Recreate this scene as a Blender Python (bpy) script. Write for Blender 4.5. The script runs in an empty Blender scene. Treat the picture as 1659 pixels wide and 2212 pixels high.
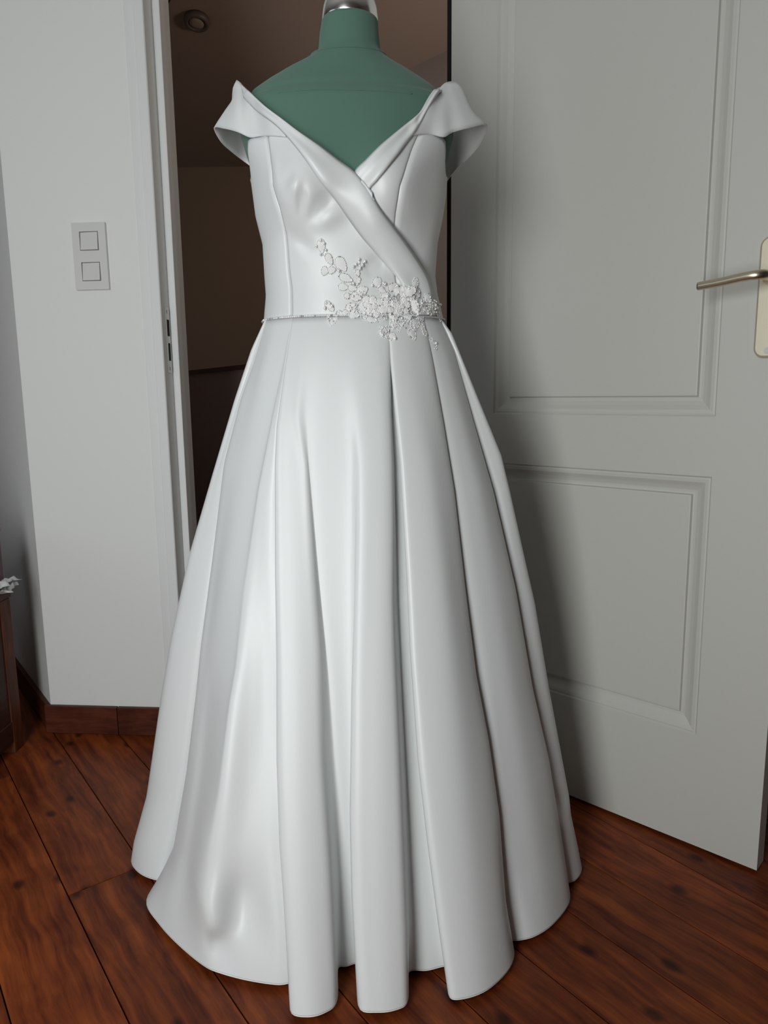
import bpy, bmesh, math, random
import numpy as np
from mathutils import Vector, Matrix
from mathutils.bvhtree import BVHTree

random.seed(7)
S = bpy.context.scene
COL = S.collection

# ------------------------------------------------------------------ camera
FPX, CX, CY = 1574.0, 829.5, 1106.0
PITCH, ROLL, CAMH = math.radians(9.3), math.radians(-0.7), 0.9
FW = np.array([0, math.cos(PITCH), -math.sin(PITCH)])
_u0 = np.array([0, math.sin(PITCH), math.cos(PITCH)]); _r0 = np.array([1.0, 0, 0])
RT = math.cos(ROLL) * _r0 + math.sin(ROLL) * _u0
UP = -math.sin(ROLL) * _r0 + math.cos(ROLL) * _u0
CPOS = np.array([0, 0, CAMH])
cam = bpy.data.cameras.new('camera')
cam.sensor_fit = 'VERTICAL'; cam.sensor_height = 24.0; cam.sensor_width = 18.0
cam.lens = FPX / 2212.0 * 24.0
cam.clip_start = 0.02
co = bpy.data.objects.new('camera', cam); COL.objects.link(co)
M = Matrix(((RT[0], UP[0], -FW[0], 0), (RT[1], UP[1], -FW[1], 0), (RT[2], UP[2], -FW[2], CAMH), (0, 0, 0, 1)))
co.matrix_world = M
S.camera = co

# ------------------------------------------------------------------ world, lights, exposure
W = bpy.data.worlds.new('sky'); S.world = W; W.use_nodes = True
W.node_tree.nodes['Background'].inputs[0].default_value = (0.62, 0.72, 0.85, 1)
W.node_tree.nodes['Background'].inputs[1].default_value = 0.6

def area(name, loc, target, sx, sy, power, col):
    l = bpy.data.lights.new(name, 'AREA'); l.shape = 'RECTANGLE'; l.size = sx; l.size_y = sy
    l.energy = power; l.color = col
    o = bpy.data.objects.new(name, l); COL.objects.link(o)
    o.location = loc
    d = Vector(target) - Vector(loc)
    o.rotation_euler = d.to_track_quat('-Z', 'Z').to_euler()
    return o
area('window_daylight_back', (-0.64, -0.50, 1.00), (-0.24, 1.3, 0.80), 0.55, 1.8, 29, (0.955, 0.99, 0.985))
area('window_daylight_left', (-2.37, 0.35, 1.35), (2.0, 0.75, 1.1), 1.0, 1.1, 2, (0.78, 0.90, 1.0))
area('hall_fill_light', (0.70, 2.35, 1.75), (-0.9, 3.3, 1.6), 0.25, 0.25, 3.2, (1.0, 0.86, 0.74))  # added warm fill hidden behind the open door

S.view_settings.view_transform = 'Standard'
S.view_settings.look = 'None'
S.view_settings.gamma = 1.0
S.view_settings.use_curve_mapping = False
S.view_settings.exposure = 0.02

# ------------------------------------------------------------------ projection helpers (real positions from measured sight lines)
def ray(x, y):
    return RT * (x - CX) / FPX - UP * (y - CY) / FPX + FW
def at_Y(x, y, Y):
    d = ray(x, y); return CPOS + d * (Y / d[1])
def at_Z(x, y, z):
    d = ray(x, y); return CPOS + d * ((z - CAMH) / d[2])
def proj(P):
    d = np.asarray(P, float) - CPOS; k = d @ FW
    return CX + FPX * (d @ RT) / k, CY - FPX * (d @ UP) / k

# ------------------------------------------------------------------ materials
def mat(name, col, rough=0.6, spec=0.5, metal=0.0, coat=0.0, sheen=0.0):
    m = bpy.data.materials.new(name); m.use_nodes = True
    b = m.node_tree.nodes['Principled BSDF']
    b.inputs['Base Color'].default_value = (*col, 1)
    b.inputs['Roughness'].default_value = rough
    b.inputs['Specular IOR Level'].default_value = spec
    b.inputs['Metallic'].default_value = metal
    b.inputs['Coat Weight'].default_value = coat
    b.inputs['Sheen Weight'].default_value = sheen
    return m
def nd(m, t, **kw):
    n = m.node_tree.nodes.new(t)
    for k, v in kw.items(): setattr(n, k, v)
    return n
def lk(m, a, b): m.node_tree.links.new(a, b)
def bsdf(m): return m.node_tree.nodes['Principled BSDF']
def coords(m, scale, kind='Object'):
    tc = nd(m, 'ShaderNodeTexCoord'); mp = nd(m, 'ShaderNodeMapping')
    mp.inputs['Scale'].default_value = scale
    lk(m, tc.outputs[kind], mp.inputs['Vector'])
    return mp.outputs['Vector']
def bump(m, vec, scale, strength, dist=0.001, detail=4):
    n = nd(m, 'ShaderNodeTexNoise'); n.inputs['Scale'].default_value = scale; n.inputs['Detail'].default_value = detail
    lk(m, vec, n.inputs['Vector'])
    b = nd(m, 'ShaderNodeBump'); b.inputs['Strength'].default_value = strength; b.inputs['Distance'].default_value = dist
    lk(m, n.outputs['Fac'], b.inputs['Height']); lk(m, b.outputs['Normal'], bsdf(m).inputs['Normal'])
    return n
def tint(m, vec, scale, c1, c2, detail=3):
    n = nd(m, 'ShaderNodeTexNoise'); n.inputs['Scale'].default_value = scale; n.inputs['Detail'].default_value = detail
    lk(m, vec, n.inputs['Vector'])
    r = nd(m, 'ShaderNodeValToRGB')
    r.color_ramp.elements[0].position = 0.35; r.color_ramp.elements[1].position = 0.65
    r.color_ramp.elements[0].color = (*c1, 1); r.color_ramp.elements[1].color = (*c2, 1)
    lk(m, n.outputs['Fac'], r.inputs['Fac']); lk(m, r.outputs['Color'], bsdf(m).inputs['Base Color'])
    return r

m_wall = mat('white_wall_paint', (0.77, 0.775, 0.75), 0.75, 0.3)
bump(m_wall, coords(m_wall, (1, 1, 1)), 260, 0.12)
m_room = mat('brown_room_paint', (0.13, 0.105, 0.09), 0.8, 0.2)
bump(m_room, coords(m_room, (1, 1, 1)), 200, 0.1)
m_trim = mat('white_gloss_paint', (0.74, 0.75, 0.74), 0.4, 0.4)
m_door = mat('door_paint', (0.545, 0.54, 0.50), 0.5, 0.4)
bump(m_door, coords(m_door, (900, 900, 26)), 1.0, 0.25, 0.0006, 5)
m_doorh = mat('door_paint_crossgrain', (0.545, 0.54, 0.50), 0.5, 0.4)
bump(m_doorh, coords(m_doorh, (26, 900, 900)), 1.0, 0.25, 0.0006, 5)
m_switch = mat('switch_plastic', (0.66, 0.655, 0.63), 0.35, 0.5)
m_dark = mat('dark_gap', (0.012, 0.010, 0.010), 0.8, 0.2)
m_green = mat('green_stretch_jersey', (0.088, 0.172, 0.132), 0.85, 0.25, sheen=0.15)
bump(m_green, coords(m_green, (1, 1, 1)), 900, 0.25, 0.0006)
m_chrome = mat('chrome', (0.86, 0.85, 0.83), 0.22, 0.5, 1.0)
m_champ = mat('champagne_metal', (0.64, 0.56, 0.42), 0.32, 0.5, 1.0)
m_plate = mat('champagne_plate', (0.60, 0.54, 0.42), 0.45, 0.5, 0.6)
m_steel = mat('steel', (0.5, 0.49, 0.47), 0.35, 0.5, 1.0)
m_satin = mat('ivory_satin', (0.70, 0.717, 0.712), 0.40, 0.65)
def weave(m, strength):
    bump(m, coords(m, (1, 1, 1)), 1400, strength, 0.0004)
weave(m_satin, 0.10)
m_hem = mat('ivory_satin_hem', (0.86, 0.85, 0.82), 0.5, 0.4)
m_lace = mat('ivory_lace', (0.90, 0.895, 0.875), 0.4, 0.6)
bump(m_lace, coords(m_lace, (1, 1, 1)), 9, 0.35, 0.02)
m_bead = mat('clear_bead', (0.93, 0.925, 0.91), 0.12, 0.9)
m_crystal = mat('silver_crystal', (0.97, 0.97, 0.97), 0.07, 1.0, 0.45)
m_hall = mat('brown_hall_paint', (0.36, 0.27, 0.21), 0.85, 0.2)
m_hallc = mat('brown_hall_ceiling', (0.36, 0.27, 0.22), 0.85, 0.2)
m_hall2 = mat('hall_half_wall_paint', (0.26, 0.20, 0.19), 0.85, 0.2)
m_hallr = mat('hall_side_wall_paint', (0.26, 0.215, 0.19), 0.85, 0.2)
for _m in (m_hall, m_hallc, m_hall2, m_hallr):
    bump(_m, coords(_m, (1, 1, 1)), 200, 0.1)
m_rail = mat('dark_red_wood_cap', (0.045, 0.014, 0.010), 0.5, 0.4)
m_ring = mat('grey_plastic', (0.13, 0.10, 0.09), 0.5)
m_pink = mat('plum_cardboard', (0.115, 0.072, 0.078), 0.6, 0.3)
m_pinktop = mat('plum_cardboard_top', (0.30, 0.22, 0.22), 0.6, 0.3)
m_paper = mat('white_tissue_paper', (0.74, 0.75, 0.74), 0.8, 0.2)

def wood(name, c1, c2, axis_scale, rough, knots=True, coat=0.0):
    m = mat(name, c1, rough, 0.22, coat=coat)
    nt = m.node_tree
    tc = nd(m, 'ShaderNodeTexCoord'); oi = nd(m, 'ShaderNodeObjectInfo')
    off = nd(m, 'ShaderNodeVectorMath', operation='SCALE'); off.inputs['Scale'].default_value = 37.0
    cmb = nd(m, 'ShaderNodeCombineXYZ')
    lk(m, oi.outputs['Random'], cmb.inputs[0]); lk(m, oi.outputs['Random'], cmb.inputs[1]); lk(m, oi.outputs['Random'], cmb.inputs[2])
    lk(m, cmb.outputs[0], off.inputs[0])
    add = nd(m, 'ShaderNodeVectorMath', operation='ADD')
    lk(m, tc.outputs['Object'], add.inputs[0]); lk(m, off.outputs[0], add.inputs[1])
    # broad wander so the grain bends
    wn = nd(m, 'ShaderNodeTexNoise'); wn.inputs['Scale'].default_value = 5.0; wn.inputs['Detail'].default_value = 2
    lk(m, add.outputs[0], wn.inputs['Vector'])
    ws = nd(m, 'ShaderNodeVectorMath', operation='SCALE'); ws.inputs['Scale'].default_value = 0.045
    lk(m, wn.outputs['Color'], ws.inputs[0])
    ad2 = nd(m, 'ShaderNodeVectorMath', operation='ADD')
    lk(m, add.outputs[0], ad2.inputs[0]); lk(m, ws.outputs[0], ad2.inputs[1])
    mp = nd(m, 'ShaderNodeMapping'); mp.inputs['Scale'].default_value = axis_scale
    lk(m, ad2.outputs[0], mp.inputs['Vector'])
    g = nd(m, 'ShaderNodeTexNoise'); g.inputs['Scale'].default_value = 1.0; g.inputs['Detail'].default_value = 6; g.inputs['Roughness'].default_value = 0.6
    lk(m, mp.outputs[0], g.inputs['Vector'])
    r = nd(m, 'ShaderNodeValToRGB')
    r.color_ramp.elements[0].position = 0.33; r.color_ramp.elements[1].position = 0.68
    r.color_ramp.elements[0].color = (*c1, 1); r.color_ramp.elements[1].color = (*c2, 1)
    lk(m, g.outputs['Fac'], r.inputs['Fac'])
    # tone of each piece
    hv = nd(m, 'ShaderNodeHueSaturation')
    mr = nd(m, 'ShaderNodeMapRange'); mr.inputs['To Min'].default_value = 0.78; mr.inputs['To Max'].default_value = 1.22
    lk(m, oi.outputs['Random'], mr.inputs['Value']); lk(m, mr.outputs[0], hv.inputs['Value'])
    lk(m, r.outputs['Color'], hv.inputs['Color'])
    out = hv.outputs['Color']
    # blotchy wear
    bn = nd(m, 'ShaderNodeTexNoise'); bn.inputs['Scale'].default_value = 9.0; bn.inputs['Detail'].default_value = 5
    lk(m, add.outputs[0], bn.inputs['Vector'])
    br = nd(m, 'ShaderNodeValToRGB')
    br.color_ramp.elements[0].position = 0.38; br.color_ramp.elements[0].color = (0.62, 0.55, 0.55, 1)
    br.color_ramp.elements[1].position = 0.6; br.color_ramp.elements[1].color = (1, 1, 1, 1)
    lk(m, bn.outputs['Fac'], br.inputs['Fac'])
    mx = nd(m, 'ShaderNodeMixRGB', blend_type='MULTIPLY'); mx.inputs['Fac'].default_value = 0.8
    lk(m, out, mx.inputs['Color1']); lk(m, br.outputs['Color'], mx.inputs['Color2'])
    out = mx.outputs['Color']
    if knots:
        mk = nd(m, 'ShaderNodeMapping'); mk.inputs['Scale'].default_value = (4.2, 7.2, 1.0)
        lk(m, ad2.outputs[0], mk.inputs['Vector'])
        v = nd(m, 'ShaderNodeTexVoronoi', voronoi_dimensions='2D'); v.inputs['Scale'].default_value = 1.0
        lk(m, mk.outputs[0], v.inputs['Vector'])
        kr = nd(m, 'ShaderNodeValToRGB')
        kr.color_ramp.elements[0].position = 0.035; kr.color_ramp.elements[0].color = (0.10, 0.10, 0.12, 1)
        kr.color_ramp.elements[1].position = 0.095; kr.color_ramp.elements[1].color = (1, 1, 1, 1)
        lk(m, v.outputs['Distance'], kr.inputs['Fac'])
        m2 = nd(m, 'ShaderNodeMixRGB', blend_type='MULTIPLY'); m2.inputs['Fac'].default_value = 0.8
        lk(m, out, m2.inputs['Color1']); lk(m, kr.outputs['Color'], m2.inputs['Color2'])
        out = m2.outputs['Color']
    lk(m, out, bsdf(m).inputs['Base Color'])
    bp = nd(m, 'ShaderNodeBump'); bp.inputs['Strength'].default_value = 0.15; bp.inputs['Distance'].default_value = 0.001
    lk(m, g.outputs['Fac'], bp.inputs['Height']); lk(m, bp.outputs['Normal'], bsdf(m).inputs['Normal'])
    return m
m_floor = wood('varnished_pine_floor', (0.095, 0.016, 0.005), (0.29, 0.066, 0.014), (4, 60, 60), 0.45)
m_base = wood('stained_skirting_wood', (0.060, 0.016, 0.009), (0.115, 0.032, 0.016), (6, 90, 90), 0.4, knots=False)
m_chest = wood('dark_chest_wood', (0.030, 0.010, 0.006), (0.065, 0.022, 0.011), (50, 4, 50), 0.5, knots=False)
m_chest2 = wood('orange_chest_frame_wood', (0.075, 0.019, 0.008), (0.15, 0.042, 0.015), (50, 50, 5), 0.5, knots=False)

# ------------------------------------------------------------------ mesh helpers
def tag(o, label=None, cat=None, group=None, kind=None):
    if label: o['label'] = label
    if cat: o['category'] = cat
    if group: o['group'] = group
    if kind: o['kind'] = kind
    return o
def obj(name, verts, faces, m, parent=None, smooth=False):
    me = bpy.data.meshes.new(name)
    me.from_pydata([tuple(map(float, v)) for v in verts], [], [tuple(f) for f in faces])
    me.materials.append(m)
    if smooth: me.polygons.foreach_set('use_smooth', [True] * len(me.polygons))
    me.update()
    o = bpy.data.objects.new(name, me); COL.objects.link(o)
    if parent: o.parent = parent
    return o
def from_bm(name, bm, m, parent=None, smooth=False):
    bmesh.ops.recalc_face_normals(bm, faces=bm.faces)
    me = bpy.data.meshes.new(name); bm.to_mesh(me); bm.free()
    me.materials.append(m)
    if smooth: me.polygons.foreach_set('use_smooth', [True] * len(me.polygons))
    o = bpy.data.objects.new(name, me); COL.objects.link(o)
    if parent: o.parent = parent
    return o
def empty(name, loc=(0, 0, 0), rz=0.0):
    o = bpy.data.objects.new(name, None); COL.objects.link(o)
    o.location = loc; o.rotation_euler = (0, 0, rz); o.empty_display_size = 0.1
    return o
def bm_box(bm, x0, x1, y0, y1, z0, z1, bev=0.0):
    r = bmesh.ops.create_cube(bm, size=1.0)
    for v in r['verts']:
        v.co = Vector((x0 + (v.co.x + .5) * (x1 - x0), y0 + (v.co.y + .5) * (y1 - y0), z0 + (v.co.z + .5) * (z1 - z0)))
    if bev > 0:
        es = list({e for v in r['verts'] for e in v.link_edges})
        bmesh.ops.bevel(bm, geom=es, offset=bev, segments=2, affect='EDGES', profile=0.5)
def box(name, x0, x1, y0, y1, z0, z1, m, parent=None, bev=0.0):
    bm = bmesh.new(); bm_box(bm, x0, x1, y0, y1, z0, z1, bev)
    return from_bm(name, bm, m, parent)
def prism(name, poly, z0, z1, m, parent=None):
    n = len(poly)
    v = [(x, y, z0) for x, y in poly] + [(x, y, z1) for x, y in poly]
    f = [tuple(range(n))[::-1], tuple(range(n, 2 * n))] + [(i, (i + 1) % n, n + (i + 1) % n, n + i) for i in range(n)]
    bm = bmesh.new(); bv = [bm.verts.new(p) for p in v]
    for q in f: bm.faces.new([bv[i] for i in q])
    return from_bm(name, bm, m, parent)
def bm_tube(bm, pts, r, seg=10, cap=True):
    pts = [Vector(p) for p in pts]; n = len(pts)
    rad = r if isinstance(r, (list, tuple)) else [r] * n
    rings = []; pu = None
    for i, p in enumerate(pts):
        t = (pts[min(i + 1, n - 1)] - pts[max(i - 1, 0)]).normalized()
        if pu is None:
            a = Vector((0, 0, 1)) if abs(t.z) < 0.9 else Vector((1, 0, 0))
            u = t.cross(a).normalized()
        else:
            u = (pu - t * pu.dot(t)).normalized()
        w = t.cross(u); pu = u
        rings.append([bm.verts.new(p + (u * math.cos(2 * math.pi * k / seg) + w * math.sin(2 * math.pi * k / seg)) * rad[i]) for k in range(seg)])
    for a, b in zip(rings, rings[1:]):
        for k in range(seg):
            bm.faces.new((a[k], a[(k + 1) % seg], b[(k + 1) % seg], b[k]))
    if cap:
        bm.faces.new(rings[0][::-1]); bm.faces.new(rings[-1])
def bm_lathe(bm, prof, c=(0, 0, 0), seg=32):
    rings = []
    for r, z in prof:
        rings.append([bm.verts.new((c[0] + r * math.cos(2 * math.pi * k / seg), c[1] + r * math.sin(2 * math.pi * k / seg), c[2] + z)) for k in range(seg)])
    for a, b in zip(rings, rings[1:]):
        for k in range(seg):
            bm.faces.new((a[k], a[(k + 1) % seg], b[(k + 1) % seg], b[k]))
    bm.faces.new(rings[0][::-1]); bm.faces.new(rings[-1])
def catmull(P, n, closed=False):
    """P: (k,...) control rows -> resampled with n steps a span"""
    P = np.asarray(P, float); k = len(P); out = []
    spans = k if closed else k - 1
    for i in range(spans):
        if closed: a, b, c, d = P[(i - 1) % k], P[i], P[(i + 1) % k], P[(i + 2) % k]
        else: a, b, c, d = P[max(i - 1, 0)], P[i], P[i + 1], P[min(i + 2, k - 1)]
        for j in range(n):
            t = j / n
            out.append(0.5 * (2 * b + (c - a) * t + (2 * a - 5 * b + 4 * c - d) * t * t + (3 * b - a - 3 * c + d) * t ** 3))
    if not closed: out.append(P[-1])
    return np.array(out)
def grid_obj(name, G, m, parent=None, thick=0.0, closed=False, offset=-1):
    """G (rows, cols, 3) -> smooth sheet"""
    r, c = G.shape[:2]
    v = G.reshape(-1, 3); f = []
    for i in range(r - 1):
        for j in range(c if closed else c - 1):
            j2 = (j + 1) % c
            f.append((i * c + j, i * c + j2, (i + 1) * c + j2, (i + 1) * c + j))
    o = obj(name, v, f, m, parent, True)
    if thick:
        s = o.modifiers.new('cloth_thickness', 'SOLIDIFY'); s.thickness = thick; s.offset = offset
    return o

# ------------------------------------------------------------------ setting: walls
WA = (-0.91, 1.867); WTH = math.radians(-5.0)
WC, WS = math.cos(WTH), math.sin(WTH)
def wp(s, d=0.0):     # point on the switch wall: s along it, d out into the room
    return (WA[0] + s * WC + d * WS, WA[1] + s * WS - d * WC)
RD = math.radians(127.0)
wl_end = (WA[0] + 2.0 * math.cos(RD), WA[1] + 2.0 * math.sin(RD))
OP0, OP1, OPH = 0.377, 1.102, 2.05      # door opening along the wall
WT = 0.12
# front wall left of the opening, with the receding side face turned at an outer corner
left_block = [WA, wp(OP0), wp(OP0, -WT), (wp(0.15, -WT)), (wl_end[0] + 0.35, wl_end[1] + 0.12), wl_end]
wf = prism('wall_front', left_block, 0, 2.6, m_wall); tag(wf, kind='structure')
wr = prism('wall_front_right', [wp(OP1), wp(2.85), wp(2.85, -WT), wp(OP1, -WT)], 0, 2.6, m_wall); tag(wr, kind='structure')
wt_ = prism('wall_front_lintel', [wp(OP0), wp(OP1), wp(OP1, -WT), wp(OP0, -WT)], OPH, 2.6, m_wall); tag(wt_, kind='structure')
# room shell behind the camera, with the two window openings that light the room
XL, XR, YB, CH = -2.42, 1.92, -0.55, 2.6
def wall_with_hole(name, axis, pos, a0, a1, h0, h1, b0, b1, t, m):
    bm = bmesh.new()
    def q(p0, p1, z0, z1):
        if axis == 'y': bm_box(bm, p0, p1, pos, pos + t, z0, z1)
        else: bm_box(bm, pos, pos + t, p0, p1, z0, z1)
    q(a0, h0, 0, CH); q(h1, a1, 0, CH); q(h0, h1, 0, b0); q(h0, h1, b1, CH)
    o = from_bm(name, bm, m); tag(o, kind='structure'); return o
wall_with_hole('wall_back', 'y', YB, XL, XR, -0.95, -0.33, 0.05, 1.95, -0.1, m_room)
wall_with_hole('wall_left', 'x', XL, YB, 3.6, -0.2, 0.9, 0.75, 1.95, -0.1, m_room)
tag(box('wall_recess', XL, wl_end[0] + 0.3, wl_end[1] + 0.13, wl_end[1] + 0.23, 0, CH, m_wall), kind='structure')
tag(box('wall_right', XR, XR + .1, YB, 1.9, 0, CH, m_room), kind='structure')
ceil = prism('ceiling', [(XL, YB), (XR, YB), (XR, 1.62), wp(1.102, -WT), wp(0.15, -WT), (-1.75, 3.62), (XL, 3.62)], CH, CH + .08, m_wall); tag(ceil, kind='structure')

# ------------------------------------------------------------------ floor of single planks
fl = prism('floor', [(XL, YB), (XR, YB), (XR, 4.2), (XL, 4.2)], -0.08, -0.022, m_dark); tag(fl, kind='structure')
PA = math.radians(-53.2); PW = 0.1374
pd = np.array([math.cos(PA), math.sin(PA)]); pn = np.array([0.801, 0.599])
_plank = {}
def plank(c0, a0, a1):
    key = round(a1 - a0, 2)
    if key not in _plank:
        bm = bmesh.new(); L = a1 - a0
        bm_box(bm, 0.0012, L - 0.0014, 0.0011, PW - 0.0011, -0.022, 0.0, 0.0006)
        bmesh.ops.recalc_face_normals(bm, faces=bm.faces)
        me = bpy.data.meshes.new('plank'); bm.to_mesh(me); bm.free(); me.materials.append(m_floor)
        _plank[key] = me
    o = bpy.data.objects.new('plank', _plank[key]); COL.objects.link(o); o.parent = fl
    p = pd * a0 + pn * c0
    o.location = (p[0], p[1], 0); o.rotation_euler = (0, 0, PA)
cj = pd @ np.array([-0.586, 1.203])
for k in range(-14, 22):
    c0 = 0.251 + PW * k
    # planks run 'along' from a = -4.2 to 2.6; lengths staggered
    rs = random.Random(100 + k)
    cuts = [-5.2]
    a = -5.2 + rs.uniform(0.4, 2.0)
    while a < 3.4:
        cuts.append(a); a += rs.choice([1.2, 1.6, 2.0, 2.4])
    cuts.append(3.4)
    if k == 0: cuts = [-5.2, cj - 3.0, cj - 1.4, cj, cj + 1.9, 3.4]
    if k == 1: cuts = [-5.2, -4.0, -2.1, 0.35, 3.4]
    if k in (-1, 2, 3, 4, 5, 6, -2): cuts = [-5.2, -3.6 + 0.2 * k, -1.9 - 0.05 * k, 0.55 + 0.1 * (k % 3), 3.4]
    for a0, a1 in zip(cuts, cuts[1:]):
        m0 = pd * (a0 + a1) / 2 + pn * c0
        if -3.4 < m0[0] < 2.8 and -2.6 < m0[1] < 4.8: plank(c0, a0, a1)

# ------------------------------------------------------------------ baseboards
def wall_empty(name, kind='structure'):
    o = empty(name, (WA[0], WA[1], 0), WTH)
    if kind: o['kind'] = kind
    return o
bb = wall_empty('baseboard_front')
for s0, s1 in ((-0.012, 0.19), (0.1915, 0.352)):
    box('board', s0, s1, -0.013, -0.0005, 0.001, 0.078, m_base, bb, 0.002)
bl = empty('baseboard_left', (WA[0], WA[1], 0), RD); bl['kind'] = 'structure'
box('board', 0.004, 1.9, 0.0005, 0.013, 0.001, 0.078, m_base, bl, 0.002)
br_ = wall_empty('baseboard_right')
box('board', 1.25, 2.8, -0.013, -0.0005, 0.001, 0.078, m_base, br_, 0.002)

# ------------------------------------------------------------------ door frame (wall coordinates: x along the wall, -y into the room)
fr = wall_empty('trim_1')
def fbox(name, x0, x1, y0, y1, z0, z1, m=m_trim, bev=0.0015, p=fr): return box(name, x0, x1, y0, y1, z0, z1, m, p, bev)
ft = 2.03
fbox('architrave', 0.328, 0.3535, -0.0035, -0.0002, 0.001, ft + 0.05)
fbox('architrave', 0.3538, 0.3765, -0.011, -0.0002, 0.001, ft + 0.026)
fbox('jamb', 0.3745, 0.3775, -0.0095, 0.046, 0.001, ft)
fbox('door_stop', 0.3776, 0.3955, 0.044, 0.075, 0.001, ft)
fbox('jamb', 0.3776, 0.388, 0.076, WT + 0.01, 0.001, ft)
fbox('architrave', OP1 + 0.006, OP1 + 0.05, -0.011, -0.0002, 0.001, ft + 0.026)
fbox('jamb', OP1 - 0.001, OP1 + 0.002, -0.0095, 0.046, 0.001, ft)
fbox('door_stop', OP1 - 0.034, OP1 - 0.0012, 0.044, WT + 0.01, 0.001, ft, m_dark)  # hinge-side stop widened and coloured black to stand for the deep shade there
fbox('head_jamb', 0.3775, OP1 - .001, -0.009, WT + 0.01, ft + 0.001, OPH - 0.001)
fbox('architrave', 0.3766, OP1 + 0.0055, -0.011, -0.0002, ft + 0.002, ft + 0.026)
# strike plate set in the left jamb
sp = fbox('strike_plate', 0.3776, 0.3792, 0.014, 0.038, 0.955, 1.115, m_steel, 0.0005); sp['label'] = 'steel strike plate with two dark slots'
fbox('slot', 0.3785, 0.3797, 0.020, 0.033, 1.045, 1.085, m_dark, 0, sp)
fbox('slot', 0.3785, 0.3797, 0.021, 0.032, 0.985, 1.028, m_dark, 0, sp)
for zz in (0.966, 1.104):
    bm = bmesh.new(); bm_tube(bm, [(0.379, 0.026, zz), (0.3802, 0.026, zz)], 0.004, 10); from_bm('screw', bm, m_steel, sp)

# ------------------------------------------------------------------ light switch
ls = empty('light_switch', (*wp(0.2085, 0.0), 1.234), WTH)
tag(ls, 'off-white double light switch on the white wall left of the doorway', 'light switch')
def frame_plate(bm, w, h, holes, y0, y1):
    xs = sorted({-w / 2, w / 2, *[v for q in holes for v in q[:2]]}); zs = sorted({-h / 2, h / 2, *[v for q in holes for v in q[2:]]})
    for x0, x1 in zip(xs, xs[1:]):
        for z0, z1 in zip(zs, zs[1:]):
            cx_, cz_ = (x0 + x1) / 2, (z0 + z1) / 2
            if any(a < cx_ < b and c < cz_ < d for a, b, c, d in holes): continue
            bm_box(bm, x0, x1, y0, y1, z0, z1)
    bmesh.ops.remove_doubles(bm, verts=bm.verts, dist=1e-5)
holes = [(-0.0235, 0.0235, 0.0135, 0.0575), (-0.0235, 0.0235, -0.0575, -0.0135)]
bm = bmesh.new(); frame_plate(bm, 0.084, 0.155, holes, -0.009, 0.0); from_bm('plate', bm, m_switch, ls)
for zc in (0.0355, -0.0355):
    v = []
    bm = bmesh.new(); bm_box(bm, -0.0222, 0.0222, -0.0105, -0.001, zc - 0.0208, zc + 0.0208, 0.0012)
    for vv in bm.verts:      # rocker pressed at its top
        if vv.co.y < -0.006: vv.co.y += (vv.co.z - zc) * 0.10 - vv.co.x * 0.07
    from_bm('rocker', bm, m_switch, ls)

# ------------------------------------------------------------------ the open door
HX, HY = 0.160, 1.735
DA = math.radians(-43.2)
dr = empty('door_1', (HX, HY, 0), DA); dr['kind'] = 'structure'
DWd, DB, DT = 0.727, 0.008, 2.035
def q2x(q): return DWd - q
def door_ring(q_out0, q_out1, z0, z1):
    return (q2x(q_out0), q2x(q_out1), z0, z1)
pan = [(q2x(0.606), q2x(0.124), 0.237, 0.741), (q2x(0.606), q2x(0.124), 0.850, 1.915)]
THK = 0.04
# stiles and rails as separate boards
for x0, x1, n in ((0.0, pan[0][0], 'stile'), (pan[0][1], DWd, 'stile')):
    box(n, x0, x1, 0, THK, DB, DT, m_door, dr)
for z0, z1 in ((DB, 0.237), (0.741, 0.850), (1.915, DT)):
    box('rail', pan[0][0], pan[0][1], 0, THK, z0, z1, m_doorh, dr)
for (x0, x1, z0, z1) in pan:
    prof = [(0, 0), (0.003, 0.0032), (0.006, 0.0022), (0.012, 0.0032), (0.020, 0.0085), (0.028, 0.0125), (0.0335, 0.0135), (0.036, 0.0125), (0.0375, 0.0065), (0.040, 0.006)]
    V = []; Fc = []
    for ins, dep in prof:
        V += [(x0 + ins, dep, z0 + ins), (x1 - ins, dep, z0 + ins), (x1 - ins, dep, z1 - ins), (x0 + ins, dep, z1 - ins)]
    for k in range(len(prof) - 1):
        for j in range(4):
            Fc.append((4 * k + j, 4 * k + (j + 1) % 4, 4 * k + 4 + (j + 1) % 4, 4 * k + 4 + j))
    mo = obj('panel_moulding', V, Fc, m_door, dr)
    ins = prof[-1][0]
    po = box('panel', x0 + ins, x1 - ins, 0.006, 0.03, z0 + ins, z1 - ins, m_door, dr)
# handle with long plate
pl = empty('door_handle', (0, 0, 0)); pl.parent = dr; pl['label'] = 'champagne coloured lever handle on a long plate'
def rounded_rect(x0, x1, z0, z1, r, n=8):
    P = []
    for cx_, cz_, a0 in ((x1 - r, z1 - r, 0), (x0 + r, z1 - r, 90), (x0 + r, z0 + r, 180), (x1 - r, z0 + r, 270)):
        for k in range(n + 1):
            a = math.radians(a0 + 90 * k / n); P.append((cx_ + r * math.cos(a), cz_ + r * math.sin(a)))
    return P
def plate_mesh(name, x0, x1, z0, z1, r, t, m, parent):
    bm = bmesh.new(); prev = None
    for ins, y in ((0, 0.0), (0, -t + 0.003), (0.0012, -t + 0.001), (0.0035, -t)):
        ring = [bm.verts.new((x, y, z)) for x, z in rounded_rect(x0 + ins, x1 - ins, z0 + ins, z1 - ins, r - ins)]
        if prev:
            for k in range(len(ring)): bm.faces.new((prev[k], prev[(k + 1) % len(ring)], ring[(k + 1) % len(ring)], ring[k]))
        else: bm.faces.new(ring)
        prev = ring
    bm.faces.new(prev[::-1]); return from_bm(name, bm, m, parent)
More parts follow.
